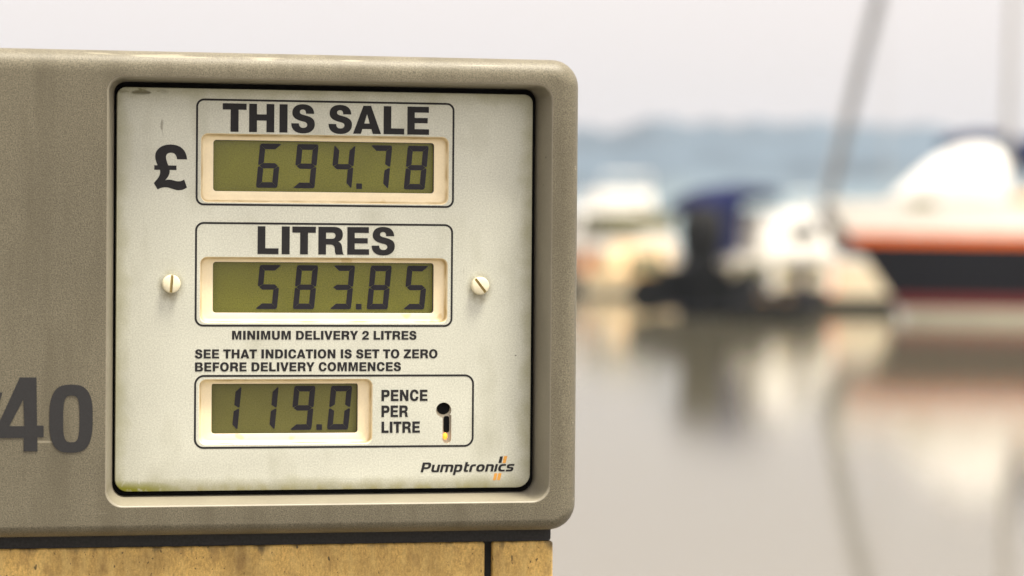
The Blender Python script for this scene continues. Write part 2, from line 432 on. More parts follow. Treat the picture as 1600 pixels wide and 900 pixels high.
# water: one calm sheet out to the horizon
wm = bpy.data.materials.new('harbour_water'); wm.use_nodes = True
nt = wm.node_tree; p = nt.nodes['Principled BSDF']
p.inputs['Base Color'].default_value = (0.085, 0.077, 0.052, 1); p.inputs['Roughness'].default_value = 0.055; p.inputs['IOR'].default_value = 5.4; p.inputs['Specular Tint'].default_value = (1.0, 0.975, 0.935, 1)
tc = nt.nodes.new('ShaderNodeTexCoord')
h1 = n_noise(nt, tc.outputs['Object'], 5.0, 2.0, (0.7, 1.0, 1.0)); h2 = n_noise(nt, tc.outputs['Object'], 17.0, 2.0, (0.7, 1.0, 1.0))
hh = n_math(nt, 'ADD', n_math(nt, 'MULTIPLY', h1, 0.17), n_math(nt, 'MULTIPLY', h2, 0.06))
bp = nt.nodes.new('ShaderNodeBump'); bp.inputs['Strength'].default_value = 0.15; bp.inputs['Distance'].default_value = 0.06
nt.links.new(hh, bp.inputs['Height']); nt.links.new(bp.outputs[0], p.inputs['Normal'])
structure(MB().add([(-5000, -200, 0), (5000, -200, 0), (5000, 7500, 0), (-5000, 7500, 0)], [(0, 1, 2, 3)]).build('water', wm))

# quay deck the pump stands on
qm = material('dark_decking', (0.11, 0.10, 0.085), 0.85, speck=0.15, scale=60, blotch=0.15, blotch_scale=1.2, bump=0.4, bump_scale=90)  # unseen deck, toned dark to weaken the bounce on to the pump
q = MB()
q.box(-9, 4.2, -7, 3.1, -0.6, DECK_Z - 0.004)
q.box(-9, 4.2, 2.86, 3.1, DECK_Z - 0.004, DECK_Z + 0.05)
structure(q.build('quay', qm))

# far shore: a long wooded ridge
random.seed(4)
hm = material('wooded_hillside', (0.042, 0.062, 0.082), 0.9, blotch=0.45, blotch_scale=0.03)
prof = [(-900, 46), (-420, 50), (-150, 54), (-60, 58), (0, 58), (30, 56), (46, 52.5), (64, 58.5), (95, 57.5), (131, 58), (160, 57.5), (189, 56.5), (210, 54.5), (233, 51.5), (300, 47), (460, 40), (900, 30)]
def hz(x):
    for (a, za), (b, zb) in zip(prof, prof[1:]):
        if a <= x <= b:
            t = (x - a) / (b - a); t = t * t * (3 - 2 * t)
            return za + (zb - za) * t
    return prof[-1][1]
hv, hf = [], []
xs = [-900 + 6 * i for i in range(301)]; ys = [1120, 1140, 1175, 1215, 1255, 1300, 1345, 1420]; fr = [-0.05, .12, .38, .62, .84, 1.0, .9, .5]
for yy, ff in zip(ys, fr):
    for x in xs:
        hv.append((x, yy + random.uniform(-5, 5), hz(x) * ff + (random.uniform(-1.6, 1.6) if ff > 0 else 0)))
nx = len(xs)
for j in range(len(ys) - 1):
    for i in range(nx - 1):
        hf.append((j * nx + i, j * nx + i + 1, (j + 1) * nx + i + 1, (j + 1) * nx + i))
layer(hm, (0.13, 0.17, 0.18), lambda nt, v: n_range(nt, n_math(nt, 'ADD', (lambda sp: (nt.links.new(v, sp.inputs[0]), sp.outputs[2])[1])(nt.nodes.new('ShaderNodeSeparateXYZ')),
      n_range(nt, n_noise(nt, v, 0.02, 4.0), 0.3, 0.7, -9, 9)), 10, 34, 1.0, 0.0))      # paler towards the foot: low haze put into the hill's colour
hill = link_mesh('hills', hv, hf, hm, smooth=60)
structure(hill)

# the damp air over the water
zm = bpy.data.materials.new('haze_air'); zm.use_nodes = True
nt = zm.node_tree
nt.nodes.remove(nt.nodes['Principled BSDF'])
pv = nt.nodes.new('ShaderNodeVolumePrincipled')
pv.inputs['Color'].default_value = (0.62, 0.79, 1.0, 1); pv.inputs['Density'].default_value = 0.00011; pv.inputs['Anisotropy'].default_value = 0.2
nt.links.new(pv.outputs[0], nt.nodes['Material Output'].inputs['Volume'])
hb = MB().box(-1000, 1000, -205, 1500, -1.0, 75).build('haze', zm)
structure(hb, 'stuff')

# ------------------------------------------------------------------ the fuel pump
YAW = R(12.318)
pump = thing('fuel_pump', 'grey beige dockside fuel pump with three olive digital readouts on a cream panel', 'fuel pump',
             (-0.15, 2.05, DECK_Z), YAW)

# casing head: recess wall, rolled lip, flat front, rounded shoulders, sides
cas = MB(); rings = []
def ring(x0, x1, z0, z1, r, y):
    rings.append([P3(x, y, z) for x, z in rrect(x0, x1, z0, z1, r, 10)])
def off(l, rt, b, t, r, y):
    ring(PL[0] - l, PL[1] + rt, PL[2] - b, PL[3] + t, r, y)
off(1.4, 3.2, 3.4, 3.8, (9, 10, 8, 8), 10)
off(1.6, 3.4, 3.6, 4.0, (9, 10, 8, 8), 4)
off(7.6, 8.0, 7.6, 5.0, (11, 12, 10, 10), -24.2)
for k in range(1, 6):
    a = R(90 * k / 5)
    e = 1.7 * (1 - math.cos(a)); d = 1.7 * math.sin(a)
    off(7.7 + e, 8.1 + e, 7.7 + e, 5.1 + e, (12, 13, 11, 11), -24.3 - d)
OX0, OX1, OZ0, OZ1 = -452.0, 199.0, -209.0, 134.0
RF = 15.0
for k in range(0, 9):
    a = R(90 * k / 8)
    e = RF * (1 - math.sin(a)); d = RF * (1 - math.cos(a))
    ring(OX0 + e, OX1 - e, OZ0 + e * .6, OZ1 - e, max(4, 20 - e), -26 + d)
ring(OX0, OX1, OZ0, OZ1, 20, 120)
ring(OX0, OX1, OZ0, OZ1, 20, 228)
ring(OX0 + 6, OX1 - 6, OZ0 + 6, OZ1 - 6, 16, 236)
recess_side = MB(); recess_side.loft(rings[:7])
recess_side.build('recess_wall', M['recess_side'], pump, smooth=50)
cas.loft(rings[6:], True, False, True)
cas.build('casing', M['casing'], pump, smooth=50, weighted=True)

# black ring behind the faceplate's edge, putting in the gap's shade
MB().loft([[P3(x, 7.0, z) for x, z in rrect(PL[0] - 3.2, PL[1] + 4.2, PL[2] - 4.6, PL[3] + 4.8, 9, 10)],
           [P3(x, 7.0, z) for x, z in rrect(PL[0] + 6, PL[1] - 6, PL[2] + 6, PL[3] - 6, 5, 10)]]).build('gap_ring', M['gap'], pump)

# displays: (opening x0,x1,z0,z1, screen x0,x1,z0,z1, shown figures, lower left of last figure cell, point)
DISP = [(-74.7, 105.7, 27.7, 77.0, -65.2, 95.9, 35.9, 72.6, '694.78', (74.3, 38.75)),
        (-74.9, 105.5, -58.8, -11.3, -65.0, 96.2, -51.5, -14.9, '583.85', (74.6, -48.8)),
        (-75.0, 50.7, -146.2, -99.0, -65.4, 40.8, -138.5, -102.1, '119.0', (19.0, -136.3))]

# faceplate with its cut-outs
plate = MB()
outer = rrect(PL[0] + .7, PL[1] - .7, PL[2] + .7, PL[3] - .7, (8.5, 9.5, 6, 6), 10)
holes = [rrect(d[0], d[1], d[2], d[3], 5.0, 8) for d in DISP]
KX, KZ, KR, SW, SZ = 103.3, -122.1, 5.7, 3.25, -145.0          # keyhole: round head, slot below it offset to the right
kh = []
sx0, sx1 = 102.5, 109.0
for k in range(0, 19):                                            # round head
    a = R(-38 + 258 * k / 18)
    kh.append((KX + KR * math.cos(a), KZ + KR * math.sin(a)))
kh.append((sx0, KZ - KR * 0.98)); kh.append((sx0, SZ + 2))
for k in range(1, 8):
    a = R(180 + 180 * k / 8)
    kh.append(((sx0 + sx1) / 2 + SW * math.cos(a), SZ + 2 + SW * math.sin(a)))
kh.append((sx1, SZ + 2)); kh.append((sx1, KZ - KR * 0.6))
def clean(poly):
    out = []
    for q_ in poly:
        if not out or math.dist(out[-1], q_) > 0.05:
            out.append(q_)
    return out
kh = clean(kh)
slab(plate, [outer] + holes + [kh], 0.0, 0.0, walls=False)
plate.loft([[P3(x, 0, z) for x, z in outer],
            [P3(x, 0.25, z) for x, z in rrect(PL[0] + .2, PL[1] - .2, PL[2] + .2, PL[3] - .2, (8.8, 9.8, 6.3, 6.3), 10)],
            [P3(x, 0.8, z) for x, z in rrect(*PL, (9, 10, 6.5, 6.5), 10)], [P3(x, 6.9, z) for x, z in rrect(*PL, (9, 10, 6.5, 6.5), 10)]])
face = plate.build('faceplate', M['plate'], pump, smooth=40)

# keyhole well and the amber dome in its slot
wmb = MB(); wmb.loft([[P3(x, 0.0, z) for x, z in kh], [P3(x, 11.0, z) for x, z in kh]])
wmb.build('keyhole', M['hole_wall'], face, smooth=40)
wb = MB(); slab(wb, [kh], 11.0, 11.0, walls=False)
slab(wb, [oval(KX - 4.6, KX + 5.0, KZ - 3.2, KZ + 6.2, 2.0, 28)], 3.0, 3.4)  # black shapes painting in the dark depth of the hole
slab(wb, [rrect(103.9, 108.0, -138.5, -126.5, 1.6, 4)], 3.0, 3.4)
wb.build('keyhole_back', M['gap'], face)
lp = MB(); slab(lp, [kh], 3.5, 3.5, walls=False); lp.build('well_sheet', M['hole_wall'], face)  # added beige sheet, standing in for the lit wall of the well
dome = MB()
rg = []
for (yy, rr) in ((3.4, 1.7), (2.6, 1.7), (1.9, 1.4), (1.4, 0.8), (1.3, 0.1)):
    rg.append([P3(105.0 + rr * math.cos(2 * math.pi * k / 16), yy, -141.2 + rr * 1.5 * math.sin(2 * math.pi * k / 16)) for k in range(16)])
dome.loft(rg, True, False, True)
lo = dome.build('amber_dome', M['amber'], pump, smooth=60)
lo['label'] = 'small amber dome in the keyhole slot, faintly emissive'

# printed frames
def border(x0, x1, z0, z1, r, w=1.45):
    b = MB()
    slab(b, [rrect(x0, x1, z0, z1, r, 10), rrect(x0 + w, x1 - w, z0 + w, z1 - w, r - w, 10)], -0.12, 0.0)
    b.build('border_line', M['ink'], face)
border(-78.4, 109.7, 25.4, 101.8, 5.8)
border(-78.6, 109.3, -61.3, 13.6, 6.2)
border(-78.6, 125.7, -148.9, -95.9, 7.0)

def text_part(name, lines):
    b = MB()
    for ln in lines:
        set_line(b, *ln)
    return b.build(name, M['ink'], face)
text_part('sale_heading', [('THIS SALE', -59.4, 90.9, 78.35, 20.3)])
text_part('litres_heading', [('LITRES', -33.7, 66.2, -9.1, 20.0)])
text_part('minimum_notice', [('MINIMUM DELIVERY 2 LITRES', -51.7, 82.7, -70.6, 6.35)])
text_part('zero_notice', [('SEE THAT INDICATION IS SET TO ZERO', -78.2, 98.4, -84.1, 6.5), ('BEFORE DELIVERY COMMENCES', -78.1, 71.4, -93.4, 6.5)])
text_part('price_caption', [('PENCE', 57.2, 91.2, -115.2, 8.2), ('PER', 57.3, 76.9, -126.8, 8.4), ('LITRE', 57.4, 85.7, -138.3, 8.2)])
# pound sign
_p = path('M 650 350 C 640 220 560 143 420 143 C 280 143 198 220 198 310 C 200 365 220 400 232 437 L 187 437 187 500 268 500 C 278 560 262 600 182 685 L 235 775 C 290 745 340 735 400 750 C 460 770 500 783 530 783 C 580 783 610 770 650 742 L 610 632 C 580 650 550 660 515 657 C 470 650 430 635 400 635 C 380 635 360 638 340 645 C 390 600 408 550 405 500 L 500 500 500 437 385 437 C 365 390 352 350 352 320 C 352 280 380 258 425 258 C 470 258 500 290 508 350')
b = MB(); slab(b, [[(-108.2 + (x - 182) * 23.6 / 468, 68.6 - (y - 143) * 32.6 / 640) for x, y in _p]], -0.18, 0.0)
b.build('pound_sign', M['ink'], face)
# maker's name in slanted lettering
LG = {
 'P': (1.08, ['M 0 0 L .31 0 .31 .42 .62 .42 C .92 .42 1.08 .6 1.08 .88 C 1.08 1.15 .95 1.3 .65 1.3 L 0 1.3', 'M .31 .68 L .6 .68 C .72 .68 .76 .75 .76 .86 C .76 .98 .71 1.04 .6 1.04 L .31 1.04']),
 'u': (.95, ['M .95 1 L .95 0 .35 0 C .10 0 0 .15 0 .35 L 0 1 .3 1 .3 .4 C .3 .28 .35 .25 .45 .25 L .65 .25 .65 1']),
 'm': (1.5, ['M 0 0 L 0 1 1.15 1 C 1.4 1 1.5 .85 1.5 .65 L 1.5 0 1.2 0 1.2 .6 C 1.2 .72 1.16 .75 1.08 .75 L .9 .75 .9 0 .6 0 .6 .75 .3 .75 .3 0']),
 'p': (.97, ['M 0 -.4 L 0 1 .58 1 C .85 1 .97 .85 .97 .5 C .97 .15 .85 0 .58 0 L .3 0 .3 -.4', 'M .3 .25 L .5 .25 C .62 .25 .66 .33 .66 .5 C .66 .67 .62 .75 .5 .75 L .3 .75']),
 't': (.62, ['M .08 1.3 L .38 1.3 .38 1 .62 1 .62 .76 .38 .76 .38 .38 C .38 .27 .42 .25 .5 .25 L .62 .25 .62 0 .4 0 C .18 0 .08 .1 .08 .33']),
 'r': (.66, ['M 0 0 L 0 .6 C 0 .87 .13 1 .4 1 L .66 1 .66 .74 .45 .74 C .35 .74 .3 .7 .3 .58 L .3 0']),
 'o': (1.0, [oval(0, 1, 0, 1, 2.4, 28), oval(.3, .7, .25, .75, 2.2, 24)]),
 'n': (.95, ['M 0 0 L 0 1 .6 1 C .85 1 .95 .85 .95 .65 L .95 0 .65 0 .65 .6 C .65 .72 .6 .75 .5 .75 L .3 .75 .3 0']),
 'i': (.3, ['M 0 0 L .3 0 .3 1 0 1']),
 'c': (.85, ['M .85 1 L .45 1 C .15 1 0 .85 0 .5 C 0 .15 .15 0 .45 0 L .85 0 .85 .25 .52 .25 C .38 .25 .31 .33 .31 .5 C .31 .67 .38 .75 .52 .75 L .85 .75']),
 's': (.88, ['M .88 1 L .35 1 C .1 1 0 .88 0 .7 C 0 .5 .1 .4 .33 .4 L .5 .4 C .55 .4 .57 .37 .57 .325 C .57 .27 .55 .25 .5 .25 L 0 .25 0 0 .52 0 C .78 0 .87 .12 .87 .31 C .87 .52 .77 .61 .53 .61 L .38 .61 C .32 .61 .3 .64 .3 .68 C .3 .73 .32 .75 .38 .75 L .88 .75']),
}
b = MB(); x = 0.0; pos = []
for ch in 'Pumptronics':
    w, cs = LG[ch]; pos.append((x, cs)); x += w + .13
k = (155.2 - 86.4) / (x - .13); XH = 5.5; Z0 = -167.2; sl = 0.24
for px, cs in pos:
    slab(b, [[(86.4 + (px + a) * k + bb * XH * sl, Z0 + bb * XH) for a, bb in (path(c, 5) if isinstance(c, str) else c)] for c in cs], -0.18, 0.0)
slab(b, [[(145.5, -156.1), (147.7, -156.1), (146.6, -161.0), (144.3, -161.0)]], -0.18, 0.0)
for q_ in ([(148.5, -155.9), (151.0, -155.9), (149.7, -161.1), (147.4, -161.1)], [(141.5, -168.4), (143.6, -168.4), (142.5, -173.5), (140.3, -173.5)],
           [(144.4, -168.4), (146.8, -168.4), (145.6, -173.4), (143.3, -173.4)]):
    slab(b, [q_], -0.18, 0.0, mi=1)
b.build('maker_logo', [M['ink'], M['orange_ink']], face)

# displays
CW, CH, CT, SLANT = 15.4, 31.8, 4.0, math.tan(R(5.2))
def seg(name):
    w, h, t, g = CW, CH, CT, 0.12; mid = h / 2; c = 1.3
    return {
     'a': [(g + c, h), (w - g - c, h), (w - g, h - .4), (w - t - .1, h - t), (t + .1, h - t), (g, h - .4)],
     'd': [(g + c, 0), (w - g - c, 0), (w - g, .4), (w - t - .1, t), (t + .1, t), (g, .4)],
     'g': [(1.0, mid), (t - .6, mid + t / 2 - .1), (w - t + .6, mid + t / 2 - .1), (w - 1.0, mid), (w - t + .6, mid - t / 2 + .1), (t - .6, mid - t / 2 + .1)],
     'f': [(0, h - c - g), (.45, h - g - .55), (t - .1, h - t - g), (t - .1, mid + t / 2 + .25), (.9, mid + .45), (0, mid + .9)],
     'e': [(0, c + g), (.45, g + .55), (t - .1, t + g), (t - .1, mid - t / 2 - .25), (.9, mid - .45), (0, mid - .9)],
     'b': [(w, h - c - g), (w - .45, h - g - .55), (w - t + .1, h - t - g), (w - t + .1, mid + t / 2 + .25), (w - .9, mid + .45), (w, mid + .9)],
     'c': [(w, c + g), (w - .45, g + .55), (w - t + .1, t + g), (w - t + .1, mid - t / 2 - .25), (w - .9, mid - .45), (w, mid - .9)],
    }[name]
SEG = {'0': 'abcdef', '1': 'bc', '3': 'abcdg', '4': 'bcfg', '5': 'acdfg', '6': 'acdefg', '7': 'abc', '8': 'abcdefg', '9': 'abcdfg'}
LCD_Y = 10.0
for di, (x0, x1, z0, z1, a0, a1, b0, b1, figs, (lx, lz)) in enumerate(DISP):
    fr = MB(); rings = []
    def fring(i, y, r):
        rings.append([P3(x, y, z) for x, z in rrect(x0 + i, x1 - i, z0 + i, z1 - i, r, 8)])
    fring(0.0, 0.0, 5.0); fring(0.15, 0.3, 4.9)
    dep = 6.0; rc = 3.4
    fring(0.7, dep - rc, 4.6)
    for kk in range(1, 6):
        aa = R(90 * kk / 5)
        fring(0.7 + rc * (1 - math.cos(aa)) * 0.85, dep - rc + rc * math.sin(aa), 4.4)
    n_in = len(rings)
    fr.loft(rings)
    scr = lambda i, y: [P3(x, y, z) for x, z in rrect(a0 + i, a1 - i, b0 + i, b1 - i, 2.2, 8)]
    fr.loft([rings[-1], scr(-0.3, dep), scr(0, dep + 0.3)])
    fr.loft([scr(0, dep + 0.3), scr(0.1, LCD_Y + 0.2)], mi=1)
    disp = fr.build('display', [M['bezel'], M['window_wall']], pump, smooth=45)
    disp['label'] = ['upper readout showing 694.78', 'middle readout showing 583.85', 'shorter lower readout showing 119.0'][di]
    sm = MB(); slab(sm, [rrect(a0 - 1, a1 + 3, b0 - 1, b1 + 1, 2.2, 6)], LCD_Y, LCD_Y + 1.5)
    sm.build('screen', M['lcd'] if di < 2 else M['lcd_grey'], disp)
    cells = [c for c in figs if c != '.']
    n = len(cells); pitch = 27.05 if di < 2 else 26.9
    for i, ch in enumerate(cells):
        bx = lx - pitch * (n - 1 - i)
        dm = MB()
        for sname in SEG[ch]:
            slab(dm, [[(bx + px + pz * SLANT, lz + pz) for px, pz in seg(sname)]], LCD_Y - 0.35, LCD_Y)
        dm.build('digit', M['segment'], disp)
    ip = figs.index('.')
    bx = lx - pitch * (n - ip) + CW + 3.7
    pm = MB(); slab(pm, [rrect(bx, bx + 4.1, lz - .1, lz + 3.9, .3, 2)], LCD_Y - 0.35, LCD_Y)
    pm.build('decimal_point', M['segment'], disp)

# nylon slotted screws
for (sx, sz, rot) in ((-95.6, -30.8, R(-4)), (129.2, -31.2, R(38))):
    sc = MB(); r = 6.5; w = 1.0
    sc.loft([[P3(sx + r * math.cos(2 * math.pi * k / 40), -yy, sz + r * math.sin(2 * math.pi * k / 40)) for k in range(40)] for yy in (0.0, 3.0)], True, False, True)
    for sgn in (1, -1):
        a0 = math.asin(w / r); top = []
        rs = []
        for (rr, yy) in ((r, 2.9), (r, 3.9), (r - .35, 4.6), (r - 1.2, 5.1)):
            a_ = math.asin(w / rr)
            rs.append([(rr * math.cos(a_ + (math.pi - 2 * a_) * k / 20), rr * math.sin(a_ + (math.pi - 2 * a_) * k / 20), yy) for k in range(21)])
        rings = []
        for rgs in rs:
            pts = []
            for (u, v, yy) in rgs:
                u2, v2 = (v, u) if sgn > 0 else (-v, -u)
                cu = u2 * math.cos(rot) - v2 * math.sin(rot); cv = u2 * math.sin(rot) + v2 * math.cos(rot)
                pts.append(P3(sx + cu, -yy, sz + cv))
            rings.append(pts)
        sc.loft(rings, True, True, True)
    scr_o = sc.build('screw', M['screw'], pump, smooth=40)
    sl_ = MB()
    cc, ss = math.cos(rot), math.sin(rot)
    q_ = [(-w, -r + .3), (w, -r + .3), (w, r - .3), (-w, r - .3)]
    slab(sl_, [[(sx + u * cc - v * ss, sz + u * ss + v * cc) for u, v in q_]], -3.15, -3.0)
    sl_.build('slot', M['slot'], scr_o)

# stuck-on vinyl characters on the casing
def decal(cs):
    d = MB(); slab(d, cs, -26.45, -26.0); d.build('numeral', M['numeral'], pump)
n4 = [(-202.8, -96.1), (-191.3, -96.1), (-190.7, -129.8), (-186.2, -129.8), (-186.2, -137.9), (-190.5, -137.9), (-190.4, -147.7), (-199.9, -147.7), (-199.9, -138.3), (-219.5, -138.3), (-219.5, -131.0), (-216.2, -126.0)]
decal([n4, [(-200.3, -111.4), (-199.5, -130.1), (-209.9, -130.1)]])
decal([oval(-182.3, -152.2, -148.9, -101.2, 2.9, 44), oval(-172.7, -161.4, -141.6, -108.9, 3.4, 36)])
decal([[(-214.6, -106.6), (-225.0, -106.6), (-231.5, -132.0), (-238.0, -106.6), (-248.5, -106.6), (-236.5, -147.7), (-226.3, -147.7)]])

# charcoal seal under the head, cabinet and its yellowed panels
sb = MB()
sb.loft([[P3(x, y, z) for x, z in rrect(-436, 184.5, -218.6, -204, 2, 4)] for y in (2, 208)], True, True, True)
sb.build('base_seal', M['base_seal'], pump)
cb = MB(); cb.loft([[P3(x, y, z) for x, z in rrect(-430, 183.5, -PZ * 1000 + 1, -212, 2, 4)] for y in (6, 205)], True, True, True)
cb.build('cabinet', M['cabinet'], pump)
def panel(x0, x1):
    pn = MB()
    zt, zb, r = -218.7, -PZ * 1000 + 60, 2.0
    rings = [[P3(x, 5.9, z) for x, z in rrect(x0, x1, zb, zt, r, 4)]]
    for k in range(0, 5):
        a = R(90 * k / 4); e = 1.8 * (1 - math.cos(a)); d = 1.8 * (1 - math.sin(a))
        rings.append([P3(x, d, z) for x, z in rrect(x0 + e, x1 - e, zb + e, zt - e, r, 4)])
    pn.loft(rings, True, False, True)
    return pn.build('cabinet_panel', M['panel'], pump, smooth=50, weighted=True)
panel(-432, 134.8)
pp = panel(140.6, 186.0); pp['label'] = 'narrow corner panel'

# ------------------------------------------------------------------ boats
def solid(name, col, rough=0.4, **k):
    return material(name, col, rough, blotch=k.pop('blotch', .06), blotch_scale=k.pop('blotch_scale', 2.5), **k)
B = {
 'spar': solid('grey_painted_spar', (.13, .135, .14), .5, spec=.3),
 'bulwark': solid('fresh_white_paint', (.80, .78, .72), .3),
 'white': solid('white_gelcoat', (.66, .65, .61), .3), 'cream': solid('cream_gelcoat', (.70, .62, .45), .3), 'beige': solid('beige_gelcoat', (.52, .44, .29), .35),
 'navy': solid('navy_canvas', (.010, .013, .050), .9, spec=.1), 'black': solid('black_rubber', (.008, .008, .008), .7, spec=.15), 'dark_hull': solid('dark_blue_hull', (.008, .008, .011), .5, spec=.15),
 'orange': solid('orange_stripe', (.85, .15, .004), .35), 'red': solid('red_boot_top', (.16, .010, .010), .4), 'glass': solid('dark_boat_glass', (.03, .032, .028), .08),
 'olive': solid('weathered_olive_trim', (.10, .095, .045), .6), 'teak': solid('varnished_teak', (.46, .25, .045), .4), 'alloy': solid('grey_alloy', (.30, .29, .27), .4, metallic=.3),
 'tan': solid('tan_deck', (.36, .29, .18), .6), 'canvas': solid('white_canvas', (.66, .65, .62), .8), 'bottom': solid('dark_antifouling', (.018, .019, .016), .7, spec=.15),
 'peach': solid('varnished_cream_transom', (.86, .62, .36), .3), 'grey': solid('grey_engine', (.04, .042, .05), .5, spec=.2), 'pale_green': solid('pale_boot_top', (.50, .50, .38), .4),
}
def hull(L, LW, BM, levels, mats, fine=.45, parent=None, name='hull', flare=.28, sheer=.12):
    """levels: z heights from below the water up to the sheer; mats: one per band; bow towards +x"""
    top = levels[-1]; ns = 22; mb = MB()
    def pt(i, z, side):
        t = i / ns; s = max(0, z / top)
        xx = t * (LW + (L - LW) * s)
        shp = (1 - max(0, (t - fine) / (1 - fine)) ** 2.3) * (.86 + .14 * min(1, t / .3))
        hb = BM / 2 * shp * (1 - flare + flare * s ** .7)
        zz = z * (1 + sheer * max(0, t - .3) ** 2 * (1 if z > 0 else 0))
        return (xx, side * hb, zz)
    for k in range(len(levels) - 1):
        for side in (1, -1):
            mb.loft([[pt(i, levels[k], side) for i in range(ns + 1)], [pt(i, levels[k + 1], side) for i in range(ns + 1)]], False, mi=k)
        mb.loft([[pt(0, levels[k], 1), pt(0, levels[k], -1)], [pt(0, levels[k + 1], 1), pt(0, levels[k + 1], -1)]], False, mi=k)
    mb.build(name, mats, parent, smooth=35)
    dk = MB(); dk.loft([[pt(i, top * .97, 1) for i in range(ns + 1)], [pt(i, top * .97, -1) for i in range(ns + 1)]], False)
    return dk
def block(mb, x0, x1, hw, z0, z1, rake0=0.0, rake1=0.0, tum=.1, r=.12, mi=0):
    """rounded deckhouse: rake0 / rake1 lean the aft / fore end inwards"""
    rings = []
    for z, f in ((z0, 0), (z0 + (z1 - z0) * .8, .8), (z1 - .02, .95), (z1, 1.0)):
        e = .0 if f < .9 else (.05 if f < .97 else .16)
        a, b_ = x0 + rake0 * f + e, x1 - rake1 * f - e; h = hw - tum * f - e
        rings.append([(x, y, z) for x, y in rrect(a, b_, -h, h, min(r, h * .6), 5)])
    mb.loft(rings, True, False, True, mi)

# white-hulled small cruiser lies behind a black inflatable; each boat is one thing with its parts
def cruiser(name, label, loc, rz, L, BM, F, hcol, fly, group=None):
    t = thing(name, label, 'motor boat', loc, rz, group)
    dk = hull(L, L * .88, BM, [-.3, .0, .42, F * .8, F], [B['bottom'], B['bottom'], B[hcol], B['white']], parent=t)
    dk.build('deck', B['tan'], t)
    h = MB(); block(h, L * .22, L * .72, BM * .38, F * .97, F + 1.15, .15, .9); h.build('deckhouse', B['white'], t, smooth=40)
    for sd in (1, -1):
        w = MB(); yy = sd * (BM * .38 - .02)
        w.loft([[(L * .27, yy, F + .45), (L * .60, yy, F + .45), (L * .56, yy - sd * .04, F + .88), (L * .29, yy - sd * .04, F + .88)],
                [(L * .27, yy - sd * .2, F + .45), (L * .60, yy - sd * .2, F + .45), (L * .56, yy - sd * .24, F + .88), (L * .29, yy - sd * .24, F + .88)]], True, True, True)
        w.build('side_window', B['glass'], t)
    if fly:
        f = MB(); block(f, L * .20, L * .55, BM * .34, F + 1.13, F + 1.9, .05, .5); f.build('flybridge', B['white'], t, smooth=40)
        a = MB(); a.tube([(L * .22, -BM * .3, F + 1.8), (L * .20, -BM * .28, F + 2.7), (L * .20, BM * .28, F + 2.7), (L * .22, BM * .3, F + 1.8)], .06, 8); a.build('radar_arch', B['white'], t, smooth=40)
    rl = MB()
    for sd in (1, -1):
        rl.tube([(L * .6, sd * BM * .38, F + .6), (L * .8, sd * BM * .27, F + .66), (L * .95, sd * BM * .08, F + .72)], .02, 6)
        for q_ in (.62, .74, .86):
            rl.tube([(L * q_, sd * BM * (.5 - q_ * .25) , F * .98), (L * q_, sd * BM * (.5 - q_ * .25), F + .64)], .016, 6)
    rl.build('bow_rail', B['alloy'], t)
    return t

# beige cruiser beside the pump's edge, stern towards us
ta = cruiser('motor_cruiser', 'beige-hulled motor cruiser with its pale transom showing, just right of the pump casing', (4.35, 97, 0), R(112), 10.5, 3.3, 1.75, 'beige', False)
tr = MB(); tr.box(-.05, .03, -1.05, 1.05, .55, 1.62); tr.build('transom_panel', B['peach'], ta)
aw = MB(); block(aw, -.1, 2.2, 1.3, 2.0, 2.7); aw.build('cockpit_awning', B['olive'], ta, smooth=40)
# big white cruisers farther out
cruiser('motor_yacht', 'tall white flybridge cruiser far out behind the beige-hulled cruiser', (6.6, 150, 0), R(102), 12, 4.6, 2.6, 'white', True)
cruiser('motor_yacht', 'long white flybridge cruiser far out behind the slanting mast', (15.5, 172, 0), R(28), 12.5, 4.2, 2.1, 'white', True)

# small cruiser with navy cockpit canopy
tcb = thing('cabin_boat', 'small white cabin boat with navy canvas cockpit canopy and black lower hull', 'motor boat', (4.35, 66.3, 0), R(42))
dk = hull(4.9, 4.3, 2.2, [-.3, 0, .60, 1.20, 1.40], [B['black'], B['black'], B['cream'], B['white']], parent=tcb); dk.build('deck', B['tan'], tcb)
h = MB(); block(h, 1.25, 3.9, .85, 1.34, 2.42, .1, .75); h.build('cabin', B['white'], tcb, smooth=40)
for sd in (1, -1):
    w = MB(); yy = sd * .84
    w.loft([[(2.2, yy, 1.75), (3.3, yy, 1.75), (3.2, yy - sd * .04, 2.1), (2.25, yy - sd * .04, 2.1)], [(2.2, yy - sd * .2, 1.75), (3.3, yy - sd * .2, 1.75), (3.2, yy - sd * .2, 2.1), (2.25, yy - sd * .2, 2.1)]], True, True, True)
    w.build('side_window', B['glass'], tcb)
sr = MB()
for sd in (1, -1):
    sr.box(.3, 3.2, sd * 1.06 - .03, sd * 1.06 + .03, .92, 1.16)
sr.build('rubbing_strake', B['olive'], tcb)
cn = MB()
sec = [(-.25, 2.55), (.0, 2.78), (.5, 2.95), (1.2, 3.02), (2.0, 3.0)]
for dz in (0, -.12, -.24):
    cn.loft([[(x, y, z + dz - .15 * abs(y / .9) ** 2.5) for y in (-.9, -.7, -.45, 0, .45, .7, .9)] for x, z in sec], False)
cn.loft([[(-.28, -.9, 2.5), (-.3, -.95, 1.3)], [(.50, -.9, 2.75), (.34, -.95, 1.3)]], False)
cn.loft([[(-.28, -.9, 2.5), (-.3, -.95, 1.3)], [(-.28, -.3, 2.5), (-.3, -.35, 1.3)]], False)
cn.build('canopy', B['navy'], tcb)

